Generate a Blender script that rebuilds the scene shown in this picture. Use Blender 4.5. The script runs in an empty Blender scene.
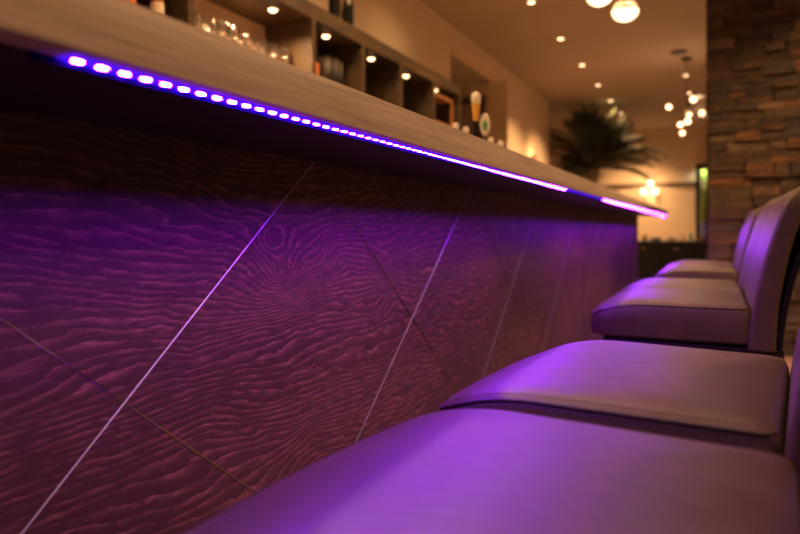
import bpy, bmesh, math, random
from mathutils import Vector, Matrix
random.seed(7)
PI = math.pi
S = bpy.context.scene
C = S.collection
EYE = 0.9225

# ---------------------------------------------------------------- helpers
def link(o, parent=None):
    C.objects.link(o)
    if parent is not None: o.parent = parent
    return o
def tag(o, label=None, cat=None, group=None, kind=None):
    if label: o['label'] = label
    if cat: o['category'] = cat
    if group: o['group'] = group
    if kind: o['kind'] = kind
    return o
def thing(name, label, cat, loc=(0, 0, 0), rz=0, group=None):
    o = bpy.data.objects.new(name, None); o.empty_display_size = .05
    link(o); o.location = loc; o.rotation_euler = (0, 0, rz)
    return tag(o, label, cat, group)
def obj(name, bm, mat, parent=None, smooth=True, kind=None, recalc=True):
    if recalc: bmesh.ops.recalc_face_normals(bm, faces=bm.faces)
    me = bpy.data.meshes.new(name); bm.to_mesh(me); bm.free()
    if smooth:
        for p in me.polygons: p.use_smooth = True
        try: me.set_sharp_from_angle(angle=math.radians(38))
        except Exception: pass
    for m in (mat if isinstance(mat, list) else [mat]): me.materials.append(m)
    o = bpy.data.objects.new(name, me); link(o, parent)
    if kind: o['kind'] = kind
    return o
def dup(root, loc=None, rz=None, label=None):
    r = root.copy(); C.objects.link(r)
    if loc is not None: r.location = loc
    if rz is not None: r.rotation_euler = (0, 0, rz)
    if label: r['label'] = label
    for ch in list(root.children):
        c = ch.copy(); C.objects.link(c); c.parent = r
        for g in list(ch.children):
            d = g.copy(); C.objects.link(d); d.parent = c
    return r
def box(bm, x0, x1, y0, y1, z0, z1, bev=0, mi=0, M=None):
    v = [bm.verts.new((x, y, z)) for x in (x0, x1) for y in (y0, y1) for z in (z0, z1)]
    fs = [bm.faces.new([v[i] for i in q]) for q in ((0,1,3,2),(4,6,7,5),(0,4,5,1),(2,3,7,6),(0,2,6,4),(1,5,7,3))]
    for f in fs: f.material_index = mi
    if M is not None:
        for a in v: a.co = M @ a.co
    if bev:
        es = list({e for f in fs for e in f.edges})
        bmesh.ops.bevel(bm, geom=es, offset=bev, segments=2, affect='EDGES', profile=.6)
    return v
def tube(bm, pts, rad, n=8, cap=True, mi=0):
    pts = [Vector(p) for p in pts]; rings = []
    rr = rad if isinstance(rad, (list, tuple)) else [rad]*len(pts)
    up = Vector((0, 0, 1))
    for i, p in enumerate(pts):
        d = (pts[min(i+1, len(pts)-1)]-pts[max(i-1, 0)]).normalized()
        a = d.cross(up) if abs(d.z) < .95 else d.cross(Vector((0, 1, 0)))
        a.normalize(); b = d.cross(a).normalized()
        rings.append([bm.verts.new(p+a*math.cos(2*PI*k/n)*rr[i]+b*math.sin(2*PI*k/n)*rr[i]) for k in range(n)])
    for i in range(len(rings)-1):
        for k in range(n):
            f = bm.faces.new((rings[i][k], rings[i][(k+1) % n], rings[i+1][(k+1) % n], rings[i+1][k])); f.material_index = mi
    if cap:
        for r in (rings[0], rings[-1]):
            f = bm.faces.new(r); f.material_index = mi
def lathe(bm, prof, n=20, c=(0, 0, 0), mi=0, M=None):
    rings = []; allv = []
    for r, z in prof:
        if r < 1e-6: ring = [bm.verts.new((c[0], c[1], c[2]+z))]
        else: ring = [bm.verts.new((c[0]+r*math.cos(2*PI*k/n), c[1]+r*math.sin(2*PI*k/n), c[2]+z)) for k in range(n)]
        rings.append(ring); allv += ring
    for i in range(len(rings)-1):
        a, b = rings[i], rings[i+1]
        for k in range(n):
            k2 = (k+1) % n
            if len(a) == 1 and len(b) == 1: continue
            if len(a) == 1: f = bm.faces.new((a[0], b[k2], b[k]))
            elif len(b) == 1: f = bm.faces.new((a[k], a[k2], b[0]))
            else: f = bm.faces.new((a[k], a[k2], b[k2], b[k]))
            f.material_index = mi
    if M is not None:
        for v in allv: v.co = M @ v.co
def ball(bm, c, r, seg=20, sz=1):
    lathe(bm, [(r*math.sin(PI*i/12) if 0 < i < 12 else 0, -r*sz*math.cos(PI*i/12)) for i in range(13)], seg, c)
def loft(bm, rings, cap0=True, cap1=True):
    vs = [[bm.verts.new(p) for p in r] for r in rings]
    n = len(vs[0])
    for i in range(len(vs)-1):
        for k in range(n):
            bm.faces.new((vs[i][k], vs[i][(k+1) % n], vs[i+1][(k+1) % n], vs[i+1][k]))
    if cap0: bm.faces.new(vs[0])
    if cap1: bm.faces.new(vs[-1])
    return vs
def rrect(hx, hy, r, n=6):
    out = []
    for cx, cy, a0 in ((hx-r, hy-r, 0), (-hx+r, hy-r, PI/2), (-hx+r, -hy+r, PI), (hx-r, -hy+r, 1.5*PI)):
        for k in range(n+1):
            a = a0+PI/2*k/n
            out.append((cx+r*math.cos(a), cy+r*math.sin(a)))
    return out

# ---------------------------------------------------------------- materials
class NT:
    def __init__(s, name):
        s.m = bpy.data.materials.new(name); s.m.use_nodes = True
        s.t = s.m.node_tree; s.n = s.t.nodes; s.l = s.t.links
        s.b = s.n['Principled BSDF']
    def node(s, k, **kw):
        n = s.n.new(k)
        for a, v in kw.items(): setattr(n, a, v)
        return n
    def inp(s, node, i, v):
        if isinstance(v, bpy.types.NodeSocket): s.l.new(v, node.inputs[i])
        else: node.inputs[i].default_value = v
    def math(s, op, a, b=0.0, c=0.0):
        n = s.node('ShaderNodeMath', operation=op)
        s.inp(n, 0, a); s.inp(n, 1, b)
        if len(n.inputs) > 2: s.inp(n, 2, c)
        return n.outputs[0]
    def coord(s, scale=(1, 1, 1), loc=(0, 0, 0)):
        tc = s.node('ShaderNodeTexCoord'); mp = s.node('ShaderNodeMapping')
        s.l.new(tc.outputs['Object'], mp.inputs[0])
        mp.inputs['Scale'].default_value = scale; mp.inputs['Location'].default_value = loc
        return mp.outputs[0]
    def noise(s, vec, scale=1, detail=3, rough=.5, dist=0):
        n = s.node('ShaderNodeTexNoise'); s.l.new(vec, n.inputs['Vector'])
        n.inputs['Scale'].default_value = scale; n.inputs['Detail'].default_value = detail
        n.inputs['Roughness'].default_value = rough; n.inputs['Distortion'].default_value = dist
        return n.outputs['Fac']
    def ramp(s, f, stops):
        r = s.node('ShaderNodeValToRGB'); s.l.new(f, r.inputs[0])
        el = r.color_ramp.elements
        while len(el) < len(stops): el.new(.5)
        for e, (p, c) in zip(el, stops): e.position = p; e.color = (*c, 1)
        return r.outputs[0]
    def mix(s, f, a, b, blend='MIX'):
        m = s.node('ShaderNodeMix', data_type='RGBA', blend_type=blend)
        s.inp(m, 0, f); s.inp(m, 6, a if isinstance(a, bpy.types.NodeSocket) else (*a, 1)); s.inp(m, 7, b if isinstance(b, bpy.types.NodeSocket) else (*b, 1))
        return m.outputs[2]
    def bump(s, h, strength=.3, dist=.001):
        b = s.node('ShaderNodeBump'); s.l.new(h, b.inputs['Height'])
        b.inputs['Strength'].default_value = strength; b.inputs['Distance'].default_value = dist
        s.l.new(b.outputs[0], s.b.inputs['Normal'])
    def set(s, **kw):
        for k, v in kw.items():
            k = k.replace('_', ' ')
            if isinstance(v, bpy.types.NodeSocket): s.l.new(v, s.b.inputs[k])
            else: s.b.inputs[k].default_value = (*v, 1) if isinstance(v, tuple) and len(v) == 3 else v
        return s
def plain(name, col, rough=.5, metal=0.0, var=.12, vs=25, **kw):
    t = NT(name); v = t.coord(); f = t.noise(v, vs, 3)
    lo = tuple(c*(1-var) for c in col); hi = tuple(min(1, c*(1+var)) for c in col)
    t.set(Base_Color=t.ramp(f, [(.3, lo), (.7, hi)]), Roughness=rough, Metallic=metal, **kw)
    return t.m
def emit(name, col, strength):
    t = NT(name); t.set(Base_Color=(.8, .8, .8), Roughness=.4, Emission_Color=col, Emission_Strength=strength)
    return t.m
def clear(name, tint=(1, 1, 1), gloss=.12, rough=.05):
    t = NT(name); t.n.remove(t.b)
    tr = t.node('ShaderNodeBsdfTransparent'); tr.inputs[0].default_value = (*tint, 1)
    gl = t.node('ShaderNodeBsdfGlossy'); gl.inputs['Roughness'].default_value = rough
    fr = t.node('ShaderNodeFresnel'); fr.inputs[0].default_value = 1.5
    f = t.math('MINIMUM', t.math('ADD', fr.outputs[0], gloss), .9)
    mx = t.node('ShaderNodeMixShader'); t.l.new(f, mx.inputs[0]); t.l.new(tr.outputs[0], mx.inputs[1]); t.l.new(gl.outputs[0], mx.inputs[2])
    t.l.new(mx.outputs[0], t.n['Material Output'].inputs[0])
    return t.m

def wood_figured():
    """oak veneer, grain running along y, with cathedral figure and knots"""
    t = NT('stained oak veneer')
    n1 = t.noise(t.coord((1, 1.5, 4.5)), 1, 2, .4, .3)
    n2 = t.noise(t.coord((1, 14, 40)), 1, 3, .6, .4)
    tc = t.node('ShaderNodeTexCoord'); sp = t.node('ShaderNodeSeparateXYZ'); t.l.new(tc.outputs['Object'], sp.inputs[0])
    y, z = sp.outputs[1], sp.outputs[2]
    f = t.math('MULTIPLY', z, 64.0)
    f = t.math('ADD', f, t.math('MULTIPLY', n1, 15.0))
    f = t.math('ADD', f, t.math('MULTIPLY', n2, 1.2))
    f = t.math('ADD', f, t.math('MULTIPLY', t.noise(t.coord((1, 5, 13)), 1, 2, .5, .3), 2.4))
    for y0, z0, a, b, K in ((1.05, .832, .085, .060, 9), (1.015, .905, .03, .03, 2.5), (1.19, .85, .06, .05, 3), (1.50, .835, .10, .055, 5), (.55, .50, .2, .10, -4), (1.95, .78, .2, .09, -4), (2.7, .86, .18, .08, 6), (3.6, .8, .2, .1, 5)):
        dy = t.math('DIVIDE', t.math('SUBTRACT', y, y0), a); dz = t.math('DIVIDE', t.math('SUBTRACT', z, z0), b)
        r2 = t.math('ADD', t.math('MULTIPLY', dy, dy), t.math('MULTIPLY', dz, dz))
        g = t.math('MULTIPLY', t.math('EXPONENT', t.math('MULTIPLY', t.math('POWER', t.math('ADD', r2, .002), .6), -1.0)), K)
        f = t.math('ADD', f, g)
    s = t.math('FRACT', f)
    saw = t.math('POWER', s, 2.4)
    fib = t.noise(t.coord((20, 26, 520)), 1, 2, .6)
    pores = t.noise(t.coord((20, 75, 900)), 1, 2, .6)
    big = t.noise(t.coord((1, 1.2, 3.0), (3, 1, 2)), 1, 2)
    brk = t.noise(t.coord((1, 22, 60)), 1, 3, .6)
    line = t.math('MULTIPLY', saw, t.math('MULTIPLY_ADD', brk, 2.6, -.75))
    h = t.math('ADD', t.math('MULTIPLY', line, .46), t.math('ADD', t.math('MULTIPLY', fib, .45), t.math('MULTIPLY', big, .36)))
    col = t.ramp(h, [(.15, (.026, .011, .007)), (.45, (.060, .026, .0145)), (.84, (.26, .115, .060))])
    t.set(Base_Color=col, Roughness=.5, Specular_IOR_Level=.35)
    t.bump(t.math('ADD', t.math('MULTIPLY', line, .8), t.math('MULTIPLY', pores, .8)), .32, .001)
    return t.m
def wood_plain(name, dark, mid, light, sc=(6, 3, 60), rough=.55, bump=.25):
    t = NT(name)
    w = t.noise(t.coord(sc), 1, 4, .6, 1.2)
    fib = t.noise(t.coord((sc[0]*5, sc[1]*5, sc[2]*6)), 1, 2, .6)
    h = t.math('ADD', t.math('MULTIPLY', w, .75), t.math('MULTIPLY', fib, .3))
    t.set(Base_Color=t.ramp(h, [(.36, dark), (.52, mid), (.66, light)]), Roughness=rough)
    t.bump(h, bump, .001)
    return t.m
def leather():
    t = NT('brown leather')
    v = t.coord(); vo = t.node('ShaderNodeTexVoronoi'); t.l.new(v, vo.inputs['Vector']); vo.inputs['Scale'].default_value = 520
    n = t.noise(v, 900, 3); b = t.noise(v, 14, 3, .6)
    t.set(Base_Color=t.ramp(b, [(.3, (.066, .041, .024)), (.7, (.088, .055, .032))]), Roughness=t.math('MULTIPLY_ADD', b, .14, .36), Specular_IOR_Level=.5)
    wr = t.noise(t.coord((6, 14, 6)), 3, 3, .6, .8)
    t.bump(t.math('ADD', t.math('MULTIPLY', vo.outputs['Distance'], .5), t.math('ADD', t.math('MULTIPLY', n, .3), t.math('MULTIPLY', wr, 2.2))), .38, .0014)
    return t.m
def plaster(name, col, rough=.85):
    t = NT(name); v = t.coord(); a = t.noise(v, 1.3, 3); b = t.noise(v, 220, 2)
    t.set(Base_Color=t.ramp(a, [(.3, tuple(c*.94 for c in col)), (.7, col)]), Roughness=rough)
    t.bump(b, .12, .001)
    return t.m
def stone():
    t = NT('stacked ledge stone')
    at = t.node('ShaderNodeAttribute'); at.attribute_name = 'tone'
    v = t.coord((7, 7, 22)); a = t.noise(v, 1.3, 5, .65, .7); b = t.noise(t.coord(), 55, 4, .7)
    c = t.mix(.9, at.outputs['Color'], t.ramp(a, [(.32, (.25, .22, .19)), (.5, (.85, .78, .68)), (.68, (1.5, 1.2, .85))]), 'MULTIPLY')
    t.set(Base_Color=c, Roughness=.82)
    t.bump(t.math('ADD', a, t.math('MULTIPLY', b, .35)), 1.0, .02)
    return t.m

M_panel = wood_figured()
M_top = wood_plain('grey brown oak worktop', (.36, .28, .215), (.50, .405, .32), (.60, .50, .405), (3, 2.2, 60), .5)
M_shelf = wood_plain('dark smoked oak', (.030, .017, .006), (.058, .034, .013), (.095, .058, .024), (30, 3, 30), .5)
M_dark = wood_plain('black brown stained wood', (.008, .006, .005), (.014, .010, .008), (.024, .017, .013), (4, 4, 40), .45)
M_leather = leather()
M_piping = plain('dark brown piping', (.035, .022, .018), .5)
M_thread = plain('brown thread', (.16, .10, .075), .7)
M_black = plain('black lacquer', (.006, .0055, .005), .8, Specular_IOR_Level=.15)
M_metal = NT('brushed aluminium').set(Base_Color=(.48, .47, .46), Metallic=1.0, Roughness=.46).m
M_metal_dark_refl = NT('inlay metal dark reflection').set(Base_Color=(.36, .32, .24), Metallic=1.0, Roughness=.2).m  # darker copy of the inlay metal, imitating dark reflections in the falling strips
M_chrome = plain('chrome', (.75, .73, .70), .12, 1.0, .03)
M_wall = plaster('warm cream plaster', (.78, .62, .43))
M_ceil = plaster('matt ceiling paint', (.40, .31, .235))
M_floor = wood_plain('floor boards', (.12, .075, .045), (.19, .12, .075), (.26, .17, .11), (9, 1.5, 9), .4)
M_far = plaster('far wall paint', (.70, .55, .38))
M_trim = plain('dark trim', (.07, .045, .03), .6)
M_white = plain('white glazed ceramic', (.60, .55, .48), .3, 0, .05)
M_stone = stone()
M_glass = clear('clear drinking glass', (.98, .97, .96), .16, .12)
M_wine = NT('dark bottle glass').set(Base_Color=(.012, .014, .008), Roughness=.12, Specular_IOR_Level=.7).m
M_amber = NT('amber bottle glass').set(Base_Color=(.28, .09, .02), Roughness=.15, Specular_IOR_Level=.7).m
M_label = plain('cream paper label', (.62, .52, .38), .7)
M_orange = plain('orange paper label', (.65, .17, .05), .6)
M_lamp = emit('warm lamp glass', (1, .62, .32), 7)
M_bulb = emit('frosted warm bulb', (1, .60, .32), 5)
M_opal = emit('opal lit glass', (1, .68, .38), 2.8)
M_smoke = clear('amber tinted glass', (.85, .62, .42), .06)
M_bubble = clear('clear globe glass', (.97, .93, .88), .0, .12)
M_brass = plain('aged brass', (.42, .28, .13), .35, 1.0)
M_leaf = plain('palm leaf', (.017, .024, .009), .5, 0, .35, 6)
M_bark = plain('palm trunk fibre', (.09, .06, .035), .9, 0, .4, 60)
M_hedge = plain('bright garden leaf', (.30, .48, .08), .6, 0, .4, 12)
M_pot = plain('dark glazed planter', (.03, .027, .025), .4)
M_gold = plain('beer coloured enamel', (.60, .33, .06), .3)
M_green = plain('green enamel', (.03, .22, .10), .35)

# ---------------------------------------------------------------- the room
CEIL = 3.0
def slab(name, x0, x1, y0, y1, z0, z1, m):
    bm = bmesh.new(); box(bm, x0, x1, y0, y1, z0, z1)
    return obj(name, bm, m, None, False, 'structure')
slab('floor', -5, 4.5, -3, 14.5, -.1, 0, M_floor)
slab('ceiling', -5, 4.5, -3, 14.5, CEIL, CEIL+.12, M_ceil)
# left wall behind the bar with an open passage in it
bm = bmesh.new()
box(bm, -2.6, -2.4, -3, 6.04, 0, CEIL); box(bm, -2.6, -2.4, 6.04, 8.04, 2.84, CEIL)
box(bm, -2.6, -2.4, 8.04, 10.36, 0, CEIL); box(bm, -5, -2.6, 8.04, 8.2, 0, CEIL)
box(bm, -5, -2.6, 10.2, 10.36, 0, CEIL)
obj('wall_left', bm, M_wall, None, False, 'structure')
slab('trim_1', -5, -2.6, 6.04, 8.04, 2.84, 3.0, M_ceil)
slab('wall_passage', -5, -4.9, 5.0, 8.04, 0, CEIL, M_wall)
slab('wall_back', -5, 4.5, 14.2, 14.4, 0, CEIL, M_far)
# pier beside the window on the far wall
bm = bmesh.new()
box(bm, -.33, .3, 14.05, 14.2, 2.2, CEIL); box(bm, -.06, .3, 14.05, 14.2, 0, 2.2); box(bm, -.33, -.06, 14.05, 14.2, 0, .48)
obj('trim_2', bm, M_wall, None, False, 'structure')
slab('trim_3', -4.9, -.33, 14.165, 14.2, 1.79, 1.865, M_trim)
slab('baseboard_back', -4.9, -.33, 14.17, 14.2, 0, .1, M_trim)
# door in the passage
bm = bmesh.new()
box(bm, -3.62, -3.55, 7.98, 8.04, 0, 2.66); box(bm, -2.78, -2.70, 7.98, 8.04, 0, 2.66); box(bm, -3.62, -2.70, 7.98, 8.04, 2.58, 2.66)
door = obj('door_1', bm, M_trim, None, False, 'structure')
bm = bmesh.new(); box(bm, -3.55, -2.78, 8.005, 8.035, .01, 2.58, .004)
obj('door_panel', bm, M_ceil, door, False)
slab('trim_4', -3.06, -3.02, 7.93, 7.97, 0, 2.84, M_white)  # white strip standing in for the lit edge of the door frame
# window with planting outside
bm = bmesh.new()
for a in ((-.33, -.245, .48, 2.2), (-.09, -.06, .48, 2.2), (-.33, -.06, 2.12, 2.2), (-.33, -.06, .48, .53)):
    box(bm, a[0], a[1], 14.0, 14.06, a[2], a[3], .004)
win = obj('window_1', bm, M_black, None, False, 'structure')
bm = bmesh.new(); box(bm, -.245, -.09, 14.024, 14.030, .53, 2.12); obj('window_pane', bm, M_bubble, win, False)
bm = bmesh.new()
for i in range(900):
    p = Vector((random.uniform(-.23, -.10), random.uniform(14.09, 14.15), random.uniform(.55, 2.1)))
    a = Vector((random.gauss(0, 1), random.gauss(0, 1), random.gauss(0, 1))).normalized()*.016
    b = a.orthogonal().normalized()*.008
    bm.faces.new([bm.verts.new(q) for q in (p-a, p+b, p+a, p-b)])
box(bm, -.235, -.095, 14.15, 14.19, .535, 2.12)
o = obj('green_wall_planting', bm, M_hedge, None, False, 'stuff', False)
tag(o, 'bright green leaves seen behind the narrow window beside the stone pillar', 'foliage')
wl = bpy.data.lights.new('added_leaf_light', 'AREA'); wl.shape = 'RECTANGLE'; wl.size = .12; wl.size_y = .03; wl.energy = 2.5; wl.color = (1, 1, .75)  # unseen lamp added above the leaves to brighten them
lo = bpy.data.objects.new('added_leaf_light', wl); link(lo, win); lo.location = (-.165, 14.07, 2.115)

# stone clad pillar
bm = bmesh.new(); colr = bm.loops.layers.color.new('tone')
z = 0.0; pal = [(.26, .19, .13), (.30, .22, .15), (.22, .17, .125), (.33, .22, .125), (.26, .215, .17), (.19, .15, .115), (.28, .20, .12), (.32, .27, .21)]
X0, X1, Y0 = -.030, 2.6, 5.40
while z < CEIL-.005:
    h = min(random.choice((.05, .07, .085, .10, .12, .14)), CEIL-z)
    if CEIL-z-h < .02: h = CEIL-z
    x = X0-random.uniform(.0, .012)
    while x < X1:
        w = random.uniform(.09, .30)
        if X1-x-w < .08: w = X1-x
        splits = 2 if (h > .08 and random.random() < .45) else 1
        for k in range(splits):
            za = z+h*k/splits; zb = z+h*(k+1)/splits
            d = random.uniform(-.016, .016)
            n0 = len(bm.faces)
            j = lambda s: random.uniform(-s, s)
            fr = [(x+.003, Y0-.03+d+j(.006), za+.002+j(.002)), (x+w-.003, Y0-.03+d+j(.006), za+.002+j(.003)), (x+w-.003+j(.006), Y0-.03+d+j(.006), zb-.002+j(.002)), (x+.003+j(.006), Y0-.03+d+j(.006), zb-.002+j(.003))]
            bk = [(p[0], Y0+.03, p[2]) for p in fr]
            A = [bm.verts.new(p) for p in fr]; B = [bm.verts.new(p) for p in bk]
            fs = [bm.faces.new(A)]+[bm.faces.new((A[i], B[i], B[(i+1) % 4], A[(i+1) % 4])) for i in range(4)]
            c = random.choice(pal); g = random.uniform(.75, 1.2)
            for f in fs:
                for lp in f.loops: lp[colr] = (c[0]*g, c[1]*g, c[2]*g, 1)
        x += w
    z += h
n0 = list(bm.faces)
v = box(bm, X0+.01, X1, Y0+.0, Y0+.75, 0, CEIL)
done = set(n0)
for f in bm.faces:
    if f not in done:
        for lp in f.loops: lp[colr] = (.035, .028, .022, 1)
# side faces get the same cladding
z = 0
while z < CEIL-.005:
    h = min(random.choice((.045, .06, .075, .09)), CEIL-z); y = Y0+.01
    while y < Y0+.74:
        w = min(random.uniform(.12, .35), Y0+.75-y); n = len(bm.faces); before = set(bm.faces)
        d = random.uniform(0, .03)
        box(bm, X0-.012-d*.5, X0+.02, y+.003, y+w-.003, z+.003, z+h-.003)
        c = random.choice(pal)
        for f in bm.faces:
            if f not in before:
                for lp in f.loops: lp[colr] = (*c, 1)
        y += w
    z += h
obj('wall_stone', bm, M_stone, None, False, 'structure')

# ---------------------------------------------------------------- the bar
PX, YA, SEAM, YE = -.78, -.9, 4.34, 7.75
bar = thing('bar_counter', 'long oak veneered bar front with diagonal metal inlays, lit violet from above', 'bar', (0, 0, 0))
UND = EYE+.150           # underside of the worktop
for a, b in ((YA, SEAM-.006), (SEAM+.006, YE)):
    bm = bmesh.new(); box(bm, PX-.022, PX, a, b, .10, UND-.002, .0012)
    obj('front_panel', bm, M_panel, bar, False)
bm = bmesh.new(); box(bm, -1.26, PX-.024, YA, YE, .0, UND-.004); obj('carcass', bm, M_dark, bar, False)
bm = bmesh.new(); box(bm, -1.26, PX-.002, YE+.001, YE+.02, .1, UND-.004); obj('end_panel', bm, M_panel, bar, False)
# diagonal inlays: shallow metal strips standing a hair proud of the veneer
ZC, SL = .666, .81
def clip(y0, dirn):
    # line z = ZC + dirn*SL*(y-y0) clipped to panel
    za, zb = .105, UND-.004
    ya = y0+(za-ZC)/(dirn*SL); yb = y0+(zb-ZC)/(dirn*SL)
    return (ya, za), (yb, zb)
for k in range(-1, 8):
    for dirn in (1, -1):
        (a, za), (b, zb) = clip(.666+k*1.0, dirn)
        if min(a, b) > YE: continue
        def at_y(y): return za+(zb-za)*(y-a)/(b-a)
        lo, hi = max(min(a, b), YA), min(max(a, b), YE)
        p, q = Vector((PX, lo, at_y(lo))), Vector((PX, hi, at_y(hi)))
        d = (q-p).normalized(); nrm = Vector((0, -d.z, d.y)); w = .0015
        lift = .0007 if dirn > 0 else .0
        bm = bmesh.new()
        prof = [(-w, -.003), (-w, .0002), (0, .0009), (w, .0002), (w, -.003)] if dirn > 0 else [(-w, -.003), (-w, .0009), (-w+.0007, .0002), (w, .0001), (w, -.003)]
        A = [bm.verts.new(p+nrm*s+Vector((hh+.0002*(dirn > 0), 0, 0))) for s, hh in prof]
        B = [bm.verts.new(q+nrm*s+Vector((hh+.0002*(dirn > 0), 0, 0))) for s, hh in prof]
        for i in range(5): bm.faces.new((A[i], A[(i+1) % 5], B[(i+1) % 5], B[i]))
        bm.faces.new(A); bm.faces.new(B[::-1])
        obj('metal_inlay', bm, M_metal if dirn > 0 else M_metal_dark_refl, bar, False)
bm = bmesh.new(); box(bm, PX+.001, -.5145, YA, YE+.1, UND-.003, UND-.0003); obj('underside_shade_sheet', bm, M_dark, bar, False)  # dark sheet standing in for the shade under the overhang
bm = bmesh.new(); box(bm, PX-.04, PX-.03, YA, YE, 0, .1); obj('plinth', bm, M_black, bar, False)
CX, CT, CE = -.476, EYE+.207, 7.9
bm = bmesh.new(); box(bm, -1.32, CX, -1.0, CE, UND, CT, .0022)
o = obj('bar_worktop', bm, M_top, None, True)
tag(o, 'long grey-brown oak bar worktop overhanging the bar front', 'worktop')

# ---------------------------------------------------------------- LED strip under the overhang
M_led = emit('led lens white violet', (.29, .010, 1.0), 1020)
M_lip = NT('blue black plastic lip').set(Base_Color=(.0012, .0002, .010), Roughness=1.0, Specular_IOR_Level=0.0).m
t = NT('led core'); t.set(Base_Color=(.2, .1, .6), Emission_Color=(.30, .035, 1.0), Emission_Strength=1150); M_core = t.m
t = NT('led tape painted glow'); t.set(Base_Color=(.02, .003, .30), Roughness=.7, Specular_IOR_Level=0.0, Emission_Color=(.09, .008, 1.0), Emission_Strength=.9); M_tape = t.m  # blue base and weak emission stand in for the diodes' bloom
t = NT('led core dim'); t.set(Base_Color=(.2, .1, .6), Emission_Color=(.20, .03, 1.0), Emission_Strength=60); M_core2 = t.m
led = thing('led_strip', 'glowing violet LED light strip under the front edge of the bar worktop', 'led strip', (0, 0, 0))
LX = -.503; Z0 = UND
bm = bmesh.new(); box(bm, LX-.0085, LX+.012, .366, 7.86, Z0-.0022, Z0-.0002, 0); obj('tape', bm, M_tape, led, False)
bm = bmesh.new(); box(bm, LX-.0108, LX-.0086, .34, 7.88, Z0-.0066, Z0-.0002, 0); obj('profile_lip', bm, M_lip, led, False)
GAP = (2.45, 3.35)
def dome(bm, y):
    lathe(bm, [(.0, -.0010), (.0034, -.0008), (.0036, 0)], 8, (0, 0, 0), 0, Matrix.Translation((LX, y, Z0-.0021)) @ Matrix.Diagonal((1, 1.75, 1, 1)))
bm = bmesh.new(); dome(bm, 0); proto = obj('led_diode', bm, M_led, led, True)
ys = []; y = .380
while y < 7.84:
    if not (GAP[0] < y < GAP[1]): ys.append(y)
    y += .0251
proto.location.y = ys[0]
for y in ys[1:100]:
    c = proto.copy(); C.objects.link(c); c.parent = led; c.location.y = y
bm = bmesh.new()
for y in ys[100:]: dome(bm, y)
obj('led_diodes_far', bm, M_led, led, True, 'stuff').name = 'led_diode_row'
bm = bmesh.new(); lathe(bm, [(.004, 0), (.011, 0), (.012, .006), (.011, .012), (.004, .012), (.004, 0)], 16, (0, 0, 0), 0, Matrix.Translation((LX, 7.882, Z0-.012)) @ Matrix.Rotation(-PI/2, 4, 'X'))
obj('end_cap', bm, M_tape, led, True)

# ---------------------------------------------------------------- stools
SZ = .7195
def seat_ring(ins, z, drop=0.0, front_drop=1.0):
    hx, hy = .205, .235
    base = rrect(hx, hy, .045, 7)
    base = [(x, y) if x < 0 else (min(hx, x), math.copysign(hy-max(0, x-(hx-.012))*.5, y) if x > hx-.045 and abs(y) > hy-.045 else y) for x, y in base]
    base2 = []
    for i in range(len(base)):      # subdivide long edges
        a, b = base[i], base[(i+1) % len(base)]
        base2.append(a)
        L = math.dist(a, b)
        if L > .06:
            n = 12
            for k in range(1, n): base2.append((a[0]+(b[0]-a[0])*k/n, a[1]+(b[1]-a[1])*k/n))
    out = []
    for x, y in base2:
        x2 = x*(1-ins/hx); y2 = y*(1-ins/hy)
        ty = 1-.055*(x2+hx)/(2*hx)                     # slightly narrower at the back
        bow = -.012*(1-(y/hy)**2) if x < 0 else 0       # bowed front edge
        fx = x2+bow*max(0, -x2/hx)
        zz = z
        f = max(0, (-x2-.06)/(hx-.06))
        zz -= front_drop*.036*f**2.1
        out.append((fx, y2*ty, zz))
    return out
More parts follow.
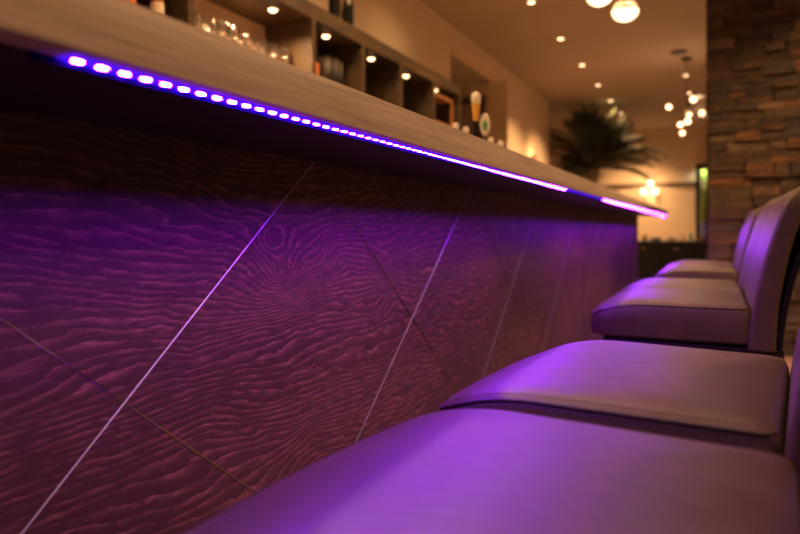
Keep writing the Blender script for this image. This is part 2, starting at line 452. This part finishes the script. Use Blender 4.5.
def make_stool():
    t = thing('bar_stool', 'x', 'bar stool', group='upholstered bar stools along the bar')
    bm = bmesh.new()
    rings = [seat_ring(.006, SZ-.106, 0, .0), seat_ring(.0, SZ-.100, 0, .05), seat_ring(-.003, SZ-.055, 0, .4), seat_ring(-.001, SZ-.022, 0, .9),
             seat_ring(.002, SZ-.014, 0, 1), seat_ring(.0035, SZ-.0125, 0, 1), seat_ring(.003, SZ-.010, 0, 1), seat_ring(.008, SZ-.005, 0, 1), seat_ring(.022, SZ-.0005, 0, 1),
             seat_ring(.05, SZ+.0025, 0, 1), seat_ring(.09, SZ+.005, 0, 1), seat_ring(.14, SZ+.0065, 0, 1), seat_ring(.19, SZ+.007, 0, 1)]
    loft(bm, rings)
    seat = obj('seat', bm, M_leather, t)
    pts = seat_ring(.0012, SZ-.0115, 0, 1)
    keep = [p for p in pts if p[0] < .17]
    # order so that the run starts after the back
    i0 = max(range(len(pts)), key=lambda i: pts[i][0] if pts[i][1] > 0 else -9)
    run = [pts[(i0+k) % len(pts)] for k in range(len(pts))]
    run = [p for p in run if p[0] < .198]
    bm = bmesh.new(); tube(bm, run, .0019, 6); obj('piping', bm, M_piping, seat)
    st = seat_ring(.0085, SZ-.0048, 0, 1); bm = bmesh.new()
    st = [st[(i0+k) % len(st)] for k in range(len(st))]; st = [p for p in st if p[0] < .19]
    acc = 0
    for a, b in zip(st, st[1:]):
        A, B = Vector(a), Vector(b); L = (B-A).length; s = (.006-acc) if acc else 0; s = max(s, 0)
        n = max(1, round(L/.0055))
        for k in range(n):
            p = A.lerp(B, (k+.2)/n); q = A.lerp(B, (k+.75)/n)
            up = Vector((0, 0, .0006)); tube(bm, [p+up, q+up], .00055, 4)
    obj('stitching', bm, M_thread, seat)
    # backrest
    def back_ring(v, d0, thick, hw, r, zb=.602, zt=1.035, shrink=True):
        z = zb+(zt-zb)*v
        lean = .018*v+.085*v**1.9
        th = thick
        if shrink:
            th = thick*(1-.30*v)
            if v > .9: th *= math.sqrt(max(.05, 1-((v-.9)/.1)**2*.9))
        w = hw*(1+.02*v)
        if v > .88: w *= 1-.10*((v-.88)/.12)**2
        cx = .198+lean+d0+(thick*(1-.30*v) if shrink else thick)/2 + (.006*((v-.9)/.1) if v > .9 and shrink else 0)
        return [(cx+x-.006*(1-(y/w)**2)*-1, y, z) for x, y in rrect(th/2, w, min(th/2*.8, r), 5)]
    bm = bmesh.new(); loft(bm, [back_ring(v, 0, .068, .228, .012) for v in (0, .02, .1, .2, .3, .4, .5, .6, .7, .8, .88, .92, .95, .975, .99, 1)])
    bk = obj('backrest', bm, M_leather, t)
    bm = bmesh.new(); loft(bm, [back_ring(v, .066, .016, .222, .006, .604, 1.0, False) for v in (0, .1, .2, .3, .4, .5, .6, .7, .8, .9, 1)])
    obj('back_panel', bm, M_black, t)
    bm = bmesh.new()
    for s in (-1, 1):
        ring = [(x, s*.2215) for x in ()]
    tube(bm, [(.2+.018*v+.085*v**1.9+.004, -.2105, .602+.433*v) for v in [i/12 for i in range(3, 12)]], .0016, 5)
    tube(bm, [(.2+.018*v+.085*v**1.9+.004, .2105, .602+.433*v) for v in [i/12 for i in range(3, 12)]], .0016, 5)
    obj('piping', bm, M_piping, bk)
    bm = bmesh.new(); box(bm, -.175, .285, -.205, .205, .548, .604, .003); obj('seat_frame', bm, M_dark, t)
    for sx, sy in ((-1, -1), (-1, 1), (1, -1), (1, 1)):
        cx = -.155 if sx < 0 else .225
        bm = bmesh.new()
        a = .020; b = .014; x0, y0 = cx, sy*.18; x1, y1 = cx+sx*.02, sy*.195
        loft(bm, [[(x1+dx*b, y1+dy*b, 0) for dx, dy in ((-1,-1),(1,-1),(1,1),(-1,1))], [(x0+dx*a, y0+dy*a, .565) for dx, dy in ((-1,-1),(1,-1),(1,1),(-1,1))]])
        obj('leg', bm, M_dark, t, False)
    for args in ((-.172, -.152, -.19, .19, .27, .30), (.222, .242, -.19, .19, .27, .30)):
        bm = bmesh.new(); box(bm, *args, .002); obj('stretcher', bm, M_dark, t, False)
    for s in (-1, 1):
        bm = bmesh.new(); box(bm, -.16, .23, s*.188-.010, s*.188+.010, .33, .36, .002); obj('stretcher', bm, M_dark, t, False)
    return t
stools = [(.510, -4, 'nearest brown leather bar stool, its seat filling the bottom of the picture'),
          (1.005, -6, 'second nearest brown leather bar stool, touching the nearest one, seam line in view'),
          (2.155, 0, 'brown leather bar stool mid row, its side and full backrest in view'),
          (2.655, 1, 'brown leather bar stool right behind the middle one with its side in view'),
          (3.80, 0, 'second farthest brown leather bar stool, beyond the second gap in the row'),
          (4.31, 0, 'farthest brown leather bar stool, mostly hidden behind the others near the stone wall')]
st0 = make_stool()
for i, (y, r, lab) in enumerate(stools):
    loc = ((-.160, -.118, -.119, -.119, -.084, -.084)[i], y, 0)
    if i == 0: st0.location = loc; st0.scale = (1.06, 1, .988); st0.rotation_euler.z = math.radians(r); st0['label'] = lab
    else: dup(st0, loc, math.radians(r), lab).scale = (.92 if i > 3 else 1, 1, 1)

# ---------------------------------------------------------------- back bar shelf
sh = thing('back_bar_shelf', 'dark wooden wall shelf unit with lit niches behind the bar', 'shelf', (0, 0, 0))
SX0, SX1, SY0, SY1, SB, ST = -2.398, -2.05, .9, 5.42, 1.765, 2.21
bm = bmesh.new(); box(bm, SX0, SX1, SY0, SY1, ST-.09, ST, .002); obj('top_board', bm, M_shelf, sh, False)
bm = bmesh.new(); box(bm, SX0, SX1, SY0, SY1, SB, 1.80, .002); obj('bottom_board', bm, M_shelf, sh, False)
bm = bmesh.new(); box(bm, SX0, SX0+.015, SY0, SY1, 1.8005, ST-.0905); obj('back_board', bm, plaster('lit niche back', (.68, .48, .32)), sh, False)
for y in (.9, 2.086, 3.04, 3.615, 4.18, 4.79, 5.38):
    bm = bmesh.new(); box(bm, SX0+.016, SX1-.001, y, y+.04, 1.8005, ST-.0905, .001); obj('divider', bm, M_shelf, sh, False)
bm = bmesh.new(); box(bm, SX0+.0155, SX0+.022, 3.082, 5.378, 1.801, ST-.091); obj('back_lining', bm, M_shelf, sh, False)
NL = [(2.30, 560), (2.81, 560), (3.34, 50), (3.92, 36), (4.48, 36), (5.05, 20)]
def spot(name, parent, loc, energy, ang=110, rad=.03, col=(1, .55, .25), blend=1.0):
    l = bpy.data.lights.new(name, 'SPOT'); l.energy = energy; l.spot_size = math.radians(ang); l.spot_blend = blend; l.shadow_soft_size = rad; l.color = col
    o = bpy.data.objects.new(name, l); link(o, parent); o.location = loc
    return o
for i, (y, e) in enumerate(NL):
    bm = bmesh.new(); lathe(bm, [(.020, 0), (.033, 0), (.035, -.004), (.030, -.008), (.020, -.006), (.020, 0)], 20, (-2.15, y, ST-.0905)); r = obj('downlight', bm, M_brass, sh)
    bm = bmesh.new(); lathe(bm, [(0, -.020), (.010, -.019), (.019, -.014), (.024, -.006), (.025, 0)], 20, (-2.15, y, ST-.0905)); obj('lens', bm, M_lamp, r)
    spot('niche_spot', r, (-2.15, y, ST-.103), e*.2, 150)

# things on the shelf
def bottle_prof(h, r, neck):
    return [(0, 0), (r*.95, 0), (r, .01), (r, h*.58), (r*.85, h*.66), (neck, h*.76), (neck, h*.97), (neck*1.15, h*.975), (neck*1.1, h), (0, h)]
def bottle(loc, h, r, mat, lmat, label, group=None):
    t = thing('bottle', label, 'bottle', loc, 0, group)
    bm = bmesh.new(); lathe(bm, bottle_prof(h, r, r*.36), 20); obj('body', bm, mat, t)
    bm = bmesh.new(); lathe(bm, [(r+.0006, h*.18), (r+.0009, h*.18), (r+.0009, h*.48), (r+.0006, h*.48)], 20); obj('label', bm, lmat, t)
    bm = bmesh.new(); lathe(bm, [(r*.42, h*.9), (r*.44, h*.9), (r*.44, h*1.004), (0, h*1.006)], 14); obj('cap', bm, lmat, t)
    return t
bottle((-2.15, 3.44, ST+.001), .30, .038, M_wine, M_black, 'dark wine bottle standing on top of the wall shelf, nearer of the two')
bottle((-2.15, 3.60, ST+.001), .30, .038, M_wine, M_black, 'dark wine bottle standing on top of the wall shelf, farther of the two')
bottle((-2.12, 1.66, 1.801), .150, .028, M_glass, M_white, 'small pale bottle tip leftmost above the worktop edge')
bottle((-2.12, 1.83, 1.801), .150, .028, M_amber, M_orange, 'small bottle with orange cap in the left shelf niche')
bottle((-2.12, 1.98, 1.801), .160, .028, M_amber, M_label, 'small bottle with pale cap beside the first shelf divider')
bottle((-2.20, 3.27, 1.801), .272, .036, M_wine, M_orange, 'dark bottle with orange label in the second lit niche')
bottle((-2.20, 4.385, 1.801), .29, .036, M_wine, M_label, 'dark bottle standing in the fourth niche beneath its lamp')
def glass(h, r, kind, label, group):
    t = tag(None or link(bpy.data.objects.new('tmp', None)), None) if False else None
    bm = bmesh.new()
    if kind == 'wine':
        lathe(bm, [(0, 0), (r*.8, 0), (r*.8, .003), (.005, .008), (.004, h*.42), (r*.5, h*.48), (r*.95, h*.62), (r, h*.72), (r*.82, h), (r*.79, h), (r*.97, h*.72), (r*.9, h*.62), (r*.45, h*.5), (0, h*.47)], 18)
    else:
        lathe(bm, [(0, 0), (r*.75, 0), (r*.8, .01), (r, h*.6), (r*.93, h), (r*.9, h), (r*.95, h*.6), (r*.72, .02), (0, .018)], 18)
    o = obj('drinking_glass', bm, M_glass); tag(o, label, 'glass', group); return o
g0 = glass(.150, .034, 'wine', 'clear stemmed glass in the wide brightly lit shelf niche', 'stemmed glasses in the wide lit niche')
spots = [(-2.2, y) for y in (2.363, 2.467, 2.556, 2.661, 2.782, 2.878, 2.985)]+[(-2.29, y) for y in (2.40, 2.50, 2.62, 2.72, 2.83, 2.93)]+[(-2.2, 2.26), (-2.29, 2.3)]
for i, (x, y) in enumerate(spots):
    o = g0 if i == 0 else g0.copy()
    if i: C.objects.link(o)
    o.location = (x, y, 1.801)
g1 = glass(.21, .034, 'tall', 'tall clear beer glass in the second lit shelf niche', 'tall glasses in the second lit niche')
for i, (x, y) in enumerate(((-2.2, 3.415), (-2.19, 3.497), (-2.2, 3.575), (-2.28, 3.45), (-2.28, 3.54))):
    o = g1 if i == 0 else g1.copy()
    if i: C.objects.link(o)
    o.location = (x, y, 1.801)
# copper toned tray in last niche
rk = thing('wooden_rack', 'small orange-brown wooden rack in the last shelf niche under its lamp', 'rack', (0, 0, 0))
M_pine = wood_plain('orange pine', (.30, .12, .04), (.42, .18, .06), (.5, .25, .1))
for nm, q in (('shelf_board', (-2.33, -2.08, 4.90, 5.30, 2.04, 2.06)), ('back_rail', (-2.33, -2.31, 4.90, 5.30, 1.801, 2.04)), ('front_rail', (-2.10, -2.08, 4.90, 5.30, 1.801, 1.83)), ('side_rail', (-2.309, -2.101, 4.90, 4.915, 1.801, 1.83)), ('post', (-2.10, -2.08, 5.285, 5.30, 1.83, 2.04))):
    bm = bmesh.new(); box(bm, *q); obj(nm, bm, M_pine, rk, False)

# ---------------------------------------------------------------- beer taps
tw = thing('beer_tower', 'chrome beer tap tower with small white knobs standing on the bar', 'beer tap', (0, 0, 0))
bm = bmesh.new()
for y in (2.50, 3.02): lathe(bm, [(.05, 0), (.05, .01), (.03, .02), (.028, .15), (0, .15)], 20, (-.98, y, CT+.0005))
obj('column', bm, M_chrome, tw)
bm = bmesh.new(); tube(bm, [(-.98, 2.42, CT+.165), (-.98, 3.11, CT+.165)], .026, 16); obj('crossbar', bm, M_chrome, tw)
for y in (2.452, 2.572, 2.913, 3.05, 3.085):
    bm = bmesh.new(); tube(bm, [(-.955, y, CT+.16), (-.93, y, CT+.16), (-.92, y, CT+.145), (-.92, y, CT+.09)], [.012, .011, .010, .008], 10); tp = obj('tap', bm, M_chrome, tw)
    bm = bmesh.new(); lathe(bm, [(0, 0), (.006, 0), (.006, .02), (.011, .028), (.014, .042), (.010, .054), (0, .058)], 14, (-.95, y, CT+.172)); obj('knob', bm, M_white, tp)
# tall handle shaped like a glass of beer
bm = bmesh.new(); tube(bm, [(-.95, 2.68, CT+.18), (-.95, 2.685, CT+.215), (-.95, 2.69, CT+.27)], [.014, .010, .013], 12); th = obj('tap_handle', bm, M_black, tw)
bm = bmesh.new(); lathe(bm, [(0, .265), (.011, .265), (.013, .30), (.018, .345), (.019, .35), (0, .351)], 18, (-.95, 2.70, CT)); obj('beer_glass_figure', bm, M_gold, th)
bm = bmesh.new(); lathe(bm, [(0, .351), (.0195, .351), (.022, .368), (.020, .388), (.012, .400), (0, .403)], 18, (-.95, 2.70, CT)); obj('foam_figure', bm, M_white, th)
# oval badge
Mb = Matrix.Translation((-.95, 2.824, CT+.272)) @ Matrix.Rotation(math.radians(26+90), 4, 'Z') @ Matrix.Rotation(PI/2, 4, 'Y') @ Matrix.Diagonal((1.0, .50, 1, 1))
bm = bmesh.new(); lathe(bm, [(0, -.009), (.050, -.009), (.056, -.004), (.056, .004), (.050, .009), (0, .009)], 28, (0, 0, 0), 0, Matrix.Translation((-.95, 2.824, CT+.275)) @ Matrix.Rotation(math.radians(20), 4, 'Z') @ Matrix.Rotation(PI/2, 4, 'X') @ Matrix.Diagonal((.40, .92, 1, 1)))
bd = obj('tap_badge', bm, M_white, tw)
bm = bmesh.new(); lathe(bm, [(0, .0092), (.030, .0092), (.030, .0112), (0, .0112)], 6, (0, 0, 0), 0, Matrix.Translation((-.95, 2.824, CT+.270)) @ Matrix.Rotation(math.radians(20), 4, 'Z') @ Matrix.Rotation(PI/2, 4, 'X') @ Matrix.Diagonal((.4, .85, 1, 1)))
obj('green_emblem', bm, M_green, bd)
bm = bmesh.new(); tube(bm, [(-.95, 2.824, CT+.175), (-.95, 2.824, CT+.225)], .008, 10); obj('badge_stem', bm, M_chrome, tw)

# ---------------------------------------------------------------- ceiling downlights
def ceil_light(loc, label, group, e, ang=120):
    t = thing('ceiling_spotlight', label, 'ceiling light', loc, 0, group)
    bm = bmesh.new(); lathe(bm, [(.030, 0), (.047, 0), (.047, -.004), (.040, -.009), (.030, -.006), (.030, 0)], 24); obj('trim_ring', bm, M_white, t)
    bm = bmesh.new(); lathe(bm, [(0, -.010), (.020, -.009), (.0305, -.005), (.0305, -.0005), (0, -.0005)], 20); obj('lens', bm, M_lamp, t)
    spot('spot', t, (0, 0, -.03), e, ang, .045)
    return t
E1 = 100
for k in range(-1, 10):
    y = 2.025+1.25*k
    if k < 9+1 and y < 14: ceil_light((-1.50, y, CEIL-.0002), 'small round ceiling spotlight in the row above the bar, running to the far wall', 'ceiling spotlights above the bar', E1*(1.2 if y < 6 else 2.3 if y < 8 else 4.0))
for k in range(-1, 9):
    y = .69+1.25*k
    if 5 < y < 9 or y > 11.2: continue
    ceil_light((-.34, y, CEIL-.0002), 'small round ceiling spotlight near the stone pillar, in the shorter row', 'ceiling spotlights above the stools', E1*(.35 if y < 4 else 1))
for k in range(1, 5):  # unseen row added to light the worktop face from the right
    ceil_light((1.7+.5*(k % 3), -1.2+1.25*k, CEIL-.0002), 'added unseen ceiling spotlight right of the stools, lighting the worktop face', 'added unseen spotlights right of the stools', E1*(1.2 if k == 1 else 2.2), 168)
for k in range(4):  # unseen row added to brighten the wall behind the bar
    ceil_light((-1.75, .9+1.25*k, CEIL-.0002), 'added unseen ceiling spotlight behind the bar, brightening the wall above the shelf', 'added unseen spotlights behind the bar', E1*.36, 150)
for k in range(3):  # unseen lamps added to brighten the stone
    ceil_light((.72+.8*k, 4.62, CEIL-.0002), 'added unseen ceiling spotlight brightening the stone wall', 'added unseen spotlights brightening the stone wall', E1*1.5)
bm = bmesh.new(); lathe(bm, [(0, -.03), (.05, -.03), (.085, -.022), (.095, -.008), (.095, -.0002), (0, -.0002)], 28, (-.37, 8.15, CEIL))
o = obj('smoke_detector', bm, plain('grey brown plastic', (.10, .07, .05), .6), None); tag(o, 'flat dark round vent on the ceiling near the stone pillar', 'vent')

# ---------------------------------------------------------------- pendants
def pendant(loc, label):
    t = thing('pendant_lamp', label, 'pendant lamp', loc)
    r = .088
    bm = bmesh.new(); lathe(bm, [(0, -r*.78)]+[(r*math.cos(a), r*.78*math.sin(a)) for a in [math.radians(d) for d in range(-80, 5, 8)]], 28); obj('lit_bowl', bm, M_opal, t)
    bm = bmesh.new(); lathe(bm, [(r*math.cos(a), r*.9*math.sin(a)) for a in [math.radians(d) for d in range(0, 78, 8)]], 28); obj('amber_cap', bm, M_smoke, t)
    bm = bmesh.new(); lathe(bm, [(0, r*.80), (.024, r*.80), (.024, r*.95), (.012, r*1.3), (0, r*1.3)], 16); obj('collar', bm, M_brass, t)
    top = CEIL-loc[2]
    bm = bmesh.new(); tube(bm, [(0, 0, r*1.3), (0, 0, top-.02)], .004, 8); obj('cord', bm, M_black, t)
    bm = bmesh.new(); lathe(bm, [(0, top-.03), (.05, top-.025), (.055, top-.0005), (0, top-.0005)], 20); obj('ceiling_rose', bm, M_brass, t)
    l = bpy.data.lights.new('glow', 'POINT'); l.energy = 1.2; l.color = (1, .6, .3); l.shadow_soft_size = .1
    o = bpy.data.objects.new('glow', l); link(o, t); o.location = (0, 0, -.11)
pendant((-.545, 4.6, 2.412), 'glowing round glass pendant lamp at the top, right one of the two')
pendant((-.715, 4.6, 2.545), 'glowing round glass pendant lamp cut off by the top edge, left one of the two')

# ---------------------------------------------------------------- bubble chandelier
bulbs = [(-.499, 8.5, 2.421, .055), (-.222, 8.45, 2.482, .062), (-.285, 8.62, 2.330, .060), (-.132, 8.55, 2.330, .055), (-.283, 8.4, 2.211, .055), (-.367, 8.5, 2.194, .052), (-.35, 8.6, 2.104, .050)]
ch = thing('bubble_chandelier', 'chandelier of clustered glowing globe bulbs hanging left of the stone pillar', 'chandelier', (-.3, 8.5, 2.35))
H = Vector((-.3, 8.5, 2.35))
bm = bmesh.new(); ball(bm, (0, 0, 0), .03, 14); obj('hub', bm, M_brass, ch)
bm = bmesh.new(); tube(bm, [(0, 0, .02), (0, 0, CEIL-H.z-.02)], .0035, 8); lathe(bm, [(0, CEIL-H.z-.03), (.06, CEIL-H.z-.025), (.06, CEIL-H.z-.001), (0, CEIL-H.z-.001)], 20); obj('rod', bm, M_black, ch)
for x, y, z, r in bulbs:
    p = Vector((x, y, z))-H
    bm = bmesh.new(); tube(bm, [(0, 0, 0), p*.8], .005, 6); obj('arm', bm, M_black, ch)
    bm = bmesh.new(); ball(bm, p, r*.56, 16); obj('bulb', bm, M_bulb, ch)
for x, y, z, r in ((-.15, 8.62, 2.42, .15),):
    bm = bmesh.new(); ball(bm, Vector((x, y, z))-H, r, 24); obj('glass_globe', bm, M_bubble, ch)
l = bpy.data.lights.new('glow', 'POINT'); l.energy = 9; l.color = (1, .6, .3); l.shadow_soft_size = .15
o = bpy.data.objects.new('glow', l); link(o, ch); o.location = (0, -.25, -.1)

# wall lamp with three bulbs
wlp = thing('wall_lamp', 'wall lamp with three glowing round bulbs on the far wall', 'wall lamp', (-1.19, 14.1, 1.76))
bm = bmesh.new(); lathe(bm, [(0, 0), (.05, 0), (.05, .02), (0, .03)], 18, (0, 0, 0), 0, Matrix.Translation((0, .0995, 0)) @ Matrix.Rotation(PI/2, 4, 'X')); obj('wall_plate', bm, M_brass, wlp)
for dx, dz in ((.013, .10), (-.12, -.066), (.10, -.072)):
    bm = bmesh.new(); tube(bm, [(0, .08, 0), (0, .03, 0), (dx*.7, 0, dz*.7)], .006, 6); obj('arm', bm, M_brass, wlp)
    bm = bmesh.new(); ball(bm, (dx, 0, dz), .055, 16); obj('bulb', bm, M_bulb, wlp)
l = bpy.data.lights.new('glow', 'POINT'); l.energy = 11; l.color = (1, .55, .25); l.shadow_soft_size = .08
o = bpy.data.objects.new('glow', l); link(o, wlp); o.location = (0, -.12, 0)
# small uplight on the left wall beyond the bar
up = thing('wall_uplight', 'small warm lamp glowing low on the cream wall left of the palm', 'wall lamp', (-2.34, 9.2, 1.96))
bm = bmesh.new(); lathe(bm, [(0, -.04), (.03, -.03), (.045, .03), (.04, .03), (0, -.02)], 18); obj('shade', bm, M_white, up)
bm = bmesh.new(); box(bm, -.0595, -.03, -.03, .03, -.05, .02, .003); obj('bracket', bm, M_brass, up)
bm = bmesh.new(); ball(bm, (0, 0, .01), .02, 12); obj('bulb', bm, M_bulb, up)
l = bpy.data.lights.new('glow', 'POINT'); l.energy = 1.6; l.color = (1, .5, .2); l.shadow_soft_size = .03
o = bpy.data.objects.new('glow', l); link(o, up); o.location = (.02, 0, .06)

# ---------------------------------------------------------------- palm
pm = thing('potted_palm', 'tall dark green potted palm with arching fronds beyond the end of the bar', 'palm', (-1.80, 10.95, 0))
pm.scale = (1.1, 1.1, 1.1)
bm = bmesh.new(); lathe(bm, [(0, 0), (.20, 0), (.27, .45), (.28, .5), (.25, .5), (.24, .45), (0, .44)], 28); obj('planter', bm, M_pot, pm)
bm = bmesh.new(); tube(bm, [(.02*math.sin(i*1.3), .02*math.cos(i*1.1), .42+.12*i) for i in range(12)], [.075-.002*i+.008*(i % 2) for i in range(12)], 12); obj('trunk', bm, M_bark, pm)
def frond(az, el, L, droop):
    bm = bmesh.new(); pts = []; p = Vector((0, 0, 1.74)); a = el
    n = 16
    for i in range(n+1):
        pts.append(p.copy())
        d = Vector((math.cos(az)*math.cos(a), math.sin(az)*math.cos(a), math.sin(a)))
        p = p+d*L/n; a -= droop/n*(.4+1.2*i/n)
    tube(bm, pts, [.010*(1-.8*i/n) for i in range(n+1)], 5)
    for i in range(3, n+1):
        for sub in (0, .5):
            q = pts[i] if sub == 0 or i == n else pts[i].lerp(pts[i+1], .5)
            d = (pts[i]-pts[i-1]).normalized(); side = d.cross(Vector((0, 0, 1))).normalized()
            u = i/n; ll = .36*math.sin(PI*(.12+.80*u))+.05
            for s in (-1, 1):
                tip = q+(side*s*.6+d*.85+Vector((0, 0, -.25+random.uniform(-.12, .15)))).normalized()*ll*random.uniform(.85, 1.1)
                mid = q.lerp(tip, .45)+Vector((0, 0, .012)); wv = d*.011
                bm.faces.new([bm.verts.new(c) for c in (q-wv*.5, mid-wv, tip, mid+wv, q+wv*.5)])
    return obj('frond', bm, M_leaf, pm, False, None, False)
for i in range(63):
    e = (84, 74, 64, 53, 41, 27, 12)[i % 7]+random.uniform(-6, 6)
    az = (i*2.399+random.uniform(-.2, .2)) % (2*PI)
    near_wall = 3.3 < az < 4.6 and e < 70
    frond(az, math.radians(e), (.5 if near_wall else 1)*(.78+.18*e/85)*random.uniform(.88, 1.0), math.radians(random.uniform(38, 62)))
for az in (.45, .25, -.1, .75):    # long drooping fronds on the right
    frond(az, math.radians(random.uniform(28, 48)), random.uniform(1.0, 1.1), math.radians(85))

# ---------------------------------------------------------------- sideboard in the far part
sb = thing('sideboard', 'black sideboard standing beyond the end of the bar', 'sideboard', (0, 0, 0))
bm = bmesh.new(); box(bm, -1.28, .25, 11.0, 11.5, .0, .70, .004); obj('body', bm, M_black, sb, False)
bm = bmesh.new(); box(bm, -1.31, .28, 10.97, 11.52, .701, .735, .004); obj('top', bm, M_dark, sb, False)
for x in (-1.27, -.77, -.27):
    bm = bmesh.new(); box(bm, x, x+.48, 10.98, 10.999, .1, .69, .003); d = obj('door', bm, M_black, sb, False)
    bm = bmesh.new(); box(bm, x+.20, x+.28, 10.962, 10.979, .6, .612, .002); obj('handle', bm, M_brass, d, False)
def dish(x, kind, label, m):
    bm = bmesh.new()
    if kind == 'bowl': lathe(bm, [(0, 0), (.04, 0), (.075, .05), (.07, .05), (.035, .01), (0, .01)], 20)
    elif kind == 'pile': lathe(bm, [(0, 0), (.05, 0), (.09, .012), (.09, .045), (.08, .05), (0, .045)], 20)
    elif kind == 'cup': lathe(bm, [(0, 0), (.03, 0), (.04, .03), (.042, .085), (.038, .085), (.034, .03), (0, .01)], 18)
    else: lathe(bm, bottle_prof(.14, .026, .01), 16)
    o = obj({'bowl': 'bowl', 'pile': 'plate_stack', 'cup': 'cup', 'bot': 'bottle'}[kind], bm, m); o.location = (x, 11.2, .736)
    tag(o, label, {'bowl': 'bowl', 'pile': 'plates', 'cup': 'cup', 'bot': 'bottle'}[kind])
dish(-1.02, 'cup', 'dark cup on the left end of the black sideboard', M_brass)
dish(-.85, 'pile', 'dark low plate pile on the black sideboard right of the cup', M_pot)
dish(-.62, 'bowl', 'pale bowl on the middle of the black sideboard', M_white)
dish(-.46, 'cup', 'pale cup on the black sideboard right of the bowl', M_label)
dish(-.33, 'bot', 'small green bottle on the black sideboard', M_green)
dish(-.16, 'bowl', 'brown bowl at the right end of the black sideboard by the pillar', M_amber)
# white basin by the window
tb = thing('side_table', 'small dark table with a pale top in front of the far window', 'table', (-.17, 12.6, 0))
bm = bmesh.new(); lathe(bm, [(0, .46), (.24, .46), (.25, .47), (.25, .49), (0, .49)], 28); obj('tabletop', bm, M_white, tb)
bm = bmesh.new(); lathe(bm, [(.17, 0), (.17, .015), (.025, .03), (.022, .459), (0, .459)], 20); obj('pedestal', bm, M_black, tb)

# ---------------------------------------------------------------- world, camera
w = bpy.data.worlds.new('World'); S.world = w; w.use_nodes = True
bg = w.node_tree.nodes['Background']; bg.inputs[0].default_value = (1.0, .52, .26, 1); bg.inputs[1].default_value = .08
cd = bpy.data.cameras.new('camera'); cam = bpy.data.objects.new('camera', cd); link(cam)
cd.sensor_width = 36; cd.lens = 639*36/800; cd.shift_y = -38/800; cd.clip_start = .02
cam.location = (0, 0, EYE); cam.rotation_euler = (PI/2, 0, math.radians(26.17))
cd.dof.use_dof = True; cd.dof.focus_distance = 1.15; cd.dof.aperture_fstop = 2.5
S.camera = cam
S.view_settings.view_transform = 'Standard'; S.view_settings.look = 'None'
S.view_settings.exposure = 0; S.view_settings.gamma = 1; S.view_settings.use_curve_mapping = False
